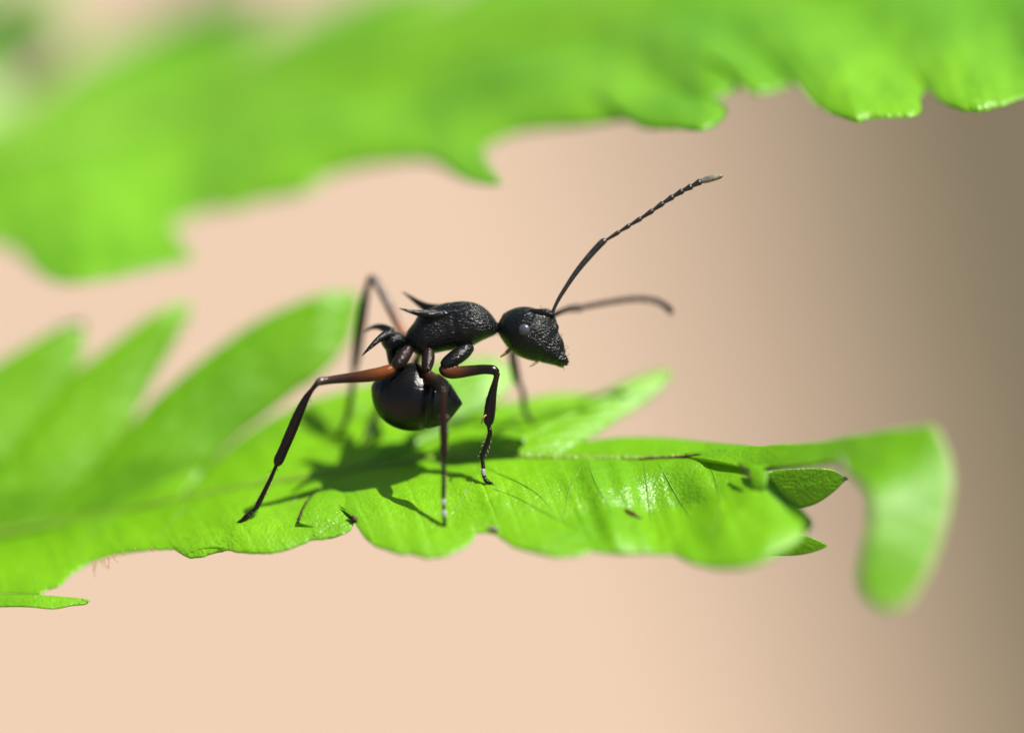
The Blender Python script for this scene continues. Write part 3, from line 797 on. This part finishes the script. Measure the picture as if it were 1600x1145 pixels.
# antennae: scape, then the beaded segments of the whip
def antenna(scape, joints, r0, r1, mat, tipmat=None, bead=1.0):
    v, f = tube_mesh(scape, 12, 40)
    a = mesh('antenna', v, f, mat, ant, ant.location)
    for i in range(len(joints) - 1):
        p, q = joints[i], joints[i + 1]
        k = i / (len(joints) - 2)
        ra = r0 + (r1 - r0) * k
        last = i == len(joints) - 2
        mid = tuple((p[c] + q[c]) / 2 for c in range(3))
        if last:
            path = [(*p, ra * .8), (*tuple(p[c] * .85 + q[c] * .15 for c in range(3)), ra), (*tuple(p[c] * .4 + q[c] * .6 for c in range(3)), ra * 1.0), (*tuple(p[c] * .10 + q[c] * .90 for c in range(3)), ra * .78), (*q, ra * .40)]
        else:
            path = [(*p, ra * (1 - .38 * bead)), (*mid, ra * (1 - .1 * bead)), (*tuple(p[c] * .12 + q[c] * .88 for c in range(3)), ra * (1 + .1 * bead)), (*q, ra * (1 - .15 * bead))]
        v, f = tube_mesh(path, 12, 14)
        s = mesh('segment', v, f, tipmat if (last and tipmat) else mat, a, ant.location)
        if last and tipmat:
            s['label'] = 'pale ivory tip of the raised antenna'
    return a
antenna([(861, 494, 3, 3.4), (864.5, 485, 2, 2.7), (872, 469, 2, 3.0), (881, 454, 2, 3.4), (899, 427, 2, 4.1), (917, 404.5, 3, 4.8), (935, 384.5, 4, 5.1), (943, 377, 4, 5.0), (947, 375.5, 3, 3.4)],
        [(946, 376, 3), (968, 362, 2), (984, 352, 1), (1002, 341, 0), (1020.5, 328.5, -1), (1036.5, 317, -2), (1052, 307, -3), (1067, 298, -4), (1081, 291, -5), (1095, 283.5, -6), (1129, 274.5, -8)],
        3.1, 4.9, M_ANTENNA, M_TIP)['label'] = 'raised black elbowed antenna'
antenna([(862, 495, 42, 4), (868, 491, 50, 4), (880, 485.5, 72, 4.6), (893, 482, 92, 5.4), (906, 481.5, 100, 6.0), (910, 482, 102, 3.6)],
        [(906, 481, 100), (928, 476.5, 104), (950, 472.5, 108), (972, 469, 112), (992, 467, 116), (1010, 467.5, 120), (1026, 471, 124), (1040, 479, 128), (1049, 490, 132)],
        4.2, 5.4, M_ANTENNA_FAR, bead=0.25)['label'] = 'brown antenna stretched forward, out of focus'
# palps below the head, spur on the front leg, bristles round the mouth
v, f = tube_mesh([(797, 546, DC - 20, 3.2), (790, 552, DC - 24, 2.6), (782, 557.5, DC - 26, 1.2)], 8, 10); mesh('palp', v, f, M_PALP, ant, ant.location)
v, f = tube_mesh([(840, 565, DC - 22, 2.2), (834, 569, DC - 24, 1.8), (828, 572.5, DC - 25, 1.0)], 8, 10); mesh('palp', v, f, M_BRISTLE, ant, ant.location)
v, f = tube_mesh([(761, 648, -12, 1.6), (756, 651, -16, 1.6), (753.5, 658, -18, 1.4), (752, 662, -18, 0.7)], 8, 10); mesh('spur', v, f, M_PALP, ant, ant.location)
hv, hf = [], []
for x, y, dx, dy in [(875, 522, 7, 0), (882, 540, 7, 1), (885, 548, 5, 3), (886, 556, 4, -3), (886, 561, 4, 3), (886, 566, 4, 4), (884, 545, 5, -2), (880, 573, 2, 6), (846, 484, -1, -8), (886, 569, 3, 1), (874, 527, 6, -3)]:
    v, f = tube_mesh([(x - dx * .4, y - dy * .4, DC - 14, 0.7), (x + dx * .5, y + dy * .5, DC - 15, 0.6), (x + dx, y + dy * 1.1, DC - 16, 0.35)], 5, 5)
    o0 = len(hv); hv += v; hf += [tuple(o0 + k for k in q) for q in f]
rb = random.Random(3)
for (ax, ay, ad), (bx, by, bd), w, n in [((480, 620, -34), (434, 722, -4), 7.5, 12), ((430, 730, -2), (402, 790, 9), 4.2, 12), ((771, 610, -16), (764, 658, -7), 8, 8), ((765, 676, -6), (753, 714, -2), 4.5, 10), ((693, 640, -76), (694, 710, -75), 6, 8), ((693, 720, -74), (693, 776, -73), 3.4, 10)]:
    L_ = math.hypot(bx - ax, by - ay); ux, uy = (bx - ax) / L_, (by - ay) / L_
    for i in range(n):
        t = (i + rb.random()) / n; sd = rb.choice((-1, 1))
        x, y, d = ax + (bx - ax) * t - uy * sd * w * .85, ay + (by - ay) * t + ux * sd * w * .85, ad + (bd - ad) * t
        ln = rb.uniform(3, 5.5)
        v, f = tube_mesh([(x, y, d, 0.6), (x - uy * sd * ln * .5 + ux * ln * .5, y + ux * sd * ln * .5 + uy * ln * .5, d, 0.5), (x - uy * sd * ln * .7 + ux * ln, y + ux * sd * ln * .7 + uy * ln, d, 0.3)], 4, 4)
        o0 = len(hv); hv += v; hf += [tuple(o0 + k for k in q) for q in f]
o = mesh('bristles', hv, hf, M_BRISTLE, ant, ant.location)
M_PAD_GLINT = plain('foot_pad_glint', (0.30, 0.30, 0.30), 0.4, 0.4, 120, (0.16, 0.15, 0.14), 0.4)  # pale pads with the feet's white glints put into the colour
for pts in ([(754.7, 733, -3, 3.2), (755.4, 738, -4, 4.0), (756.3, 743, -4, 3.4)], [(692.9, 780, -74, 3.0), (693.2, 785, -74, 3.8), (693.3, 790, -73, 3.2)], [(693.6, 797, -73, 3.2), (693.8, 802, -73, 4.2), (694, 807, -73, 3.6)]):
    v, f = tube_mesh(pts, 10, 8)
    mesh('foot_pad_glint', v, f, M_PAD_GLINT, ant, ant.location)
o['kind'] = 'stuff'
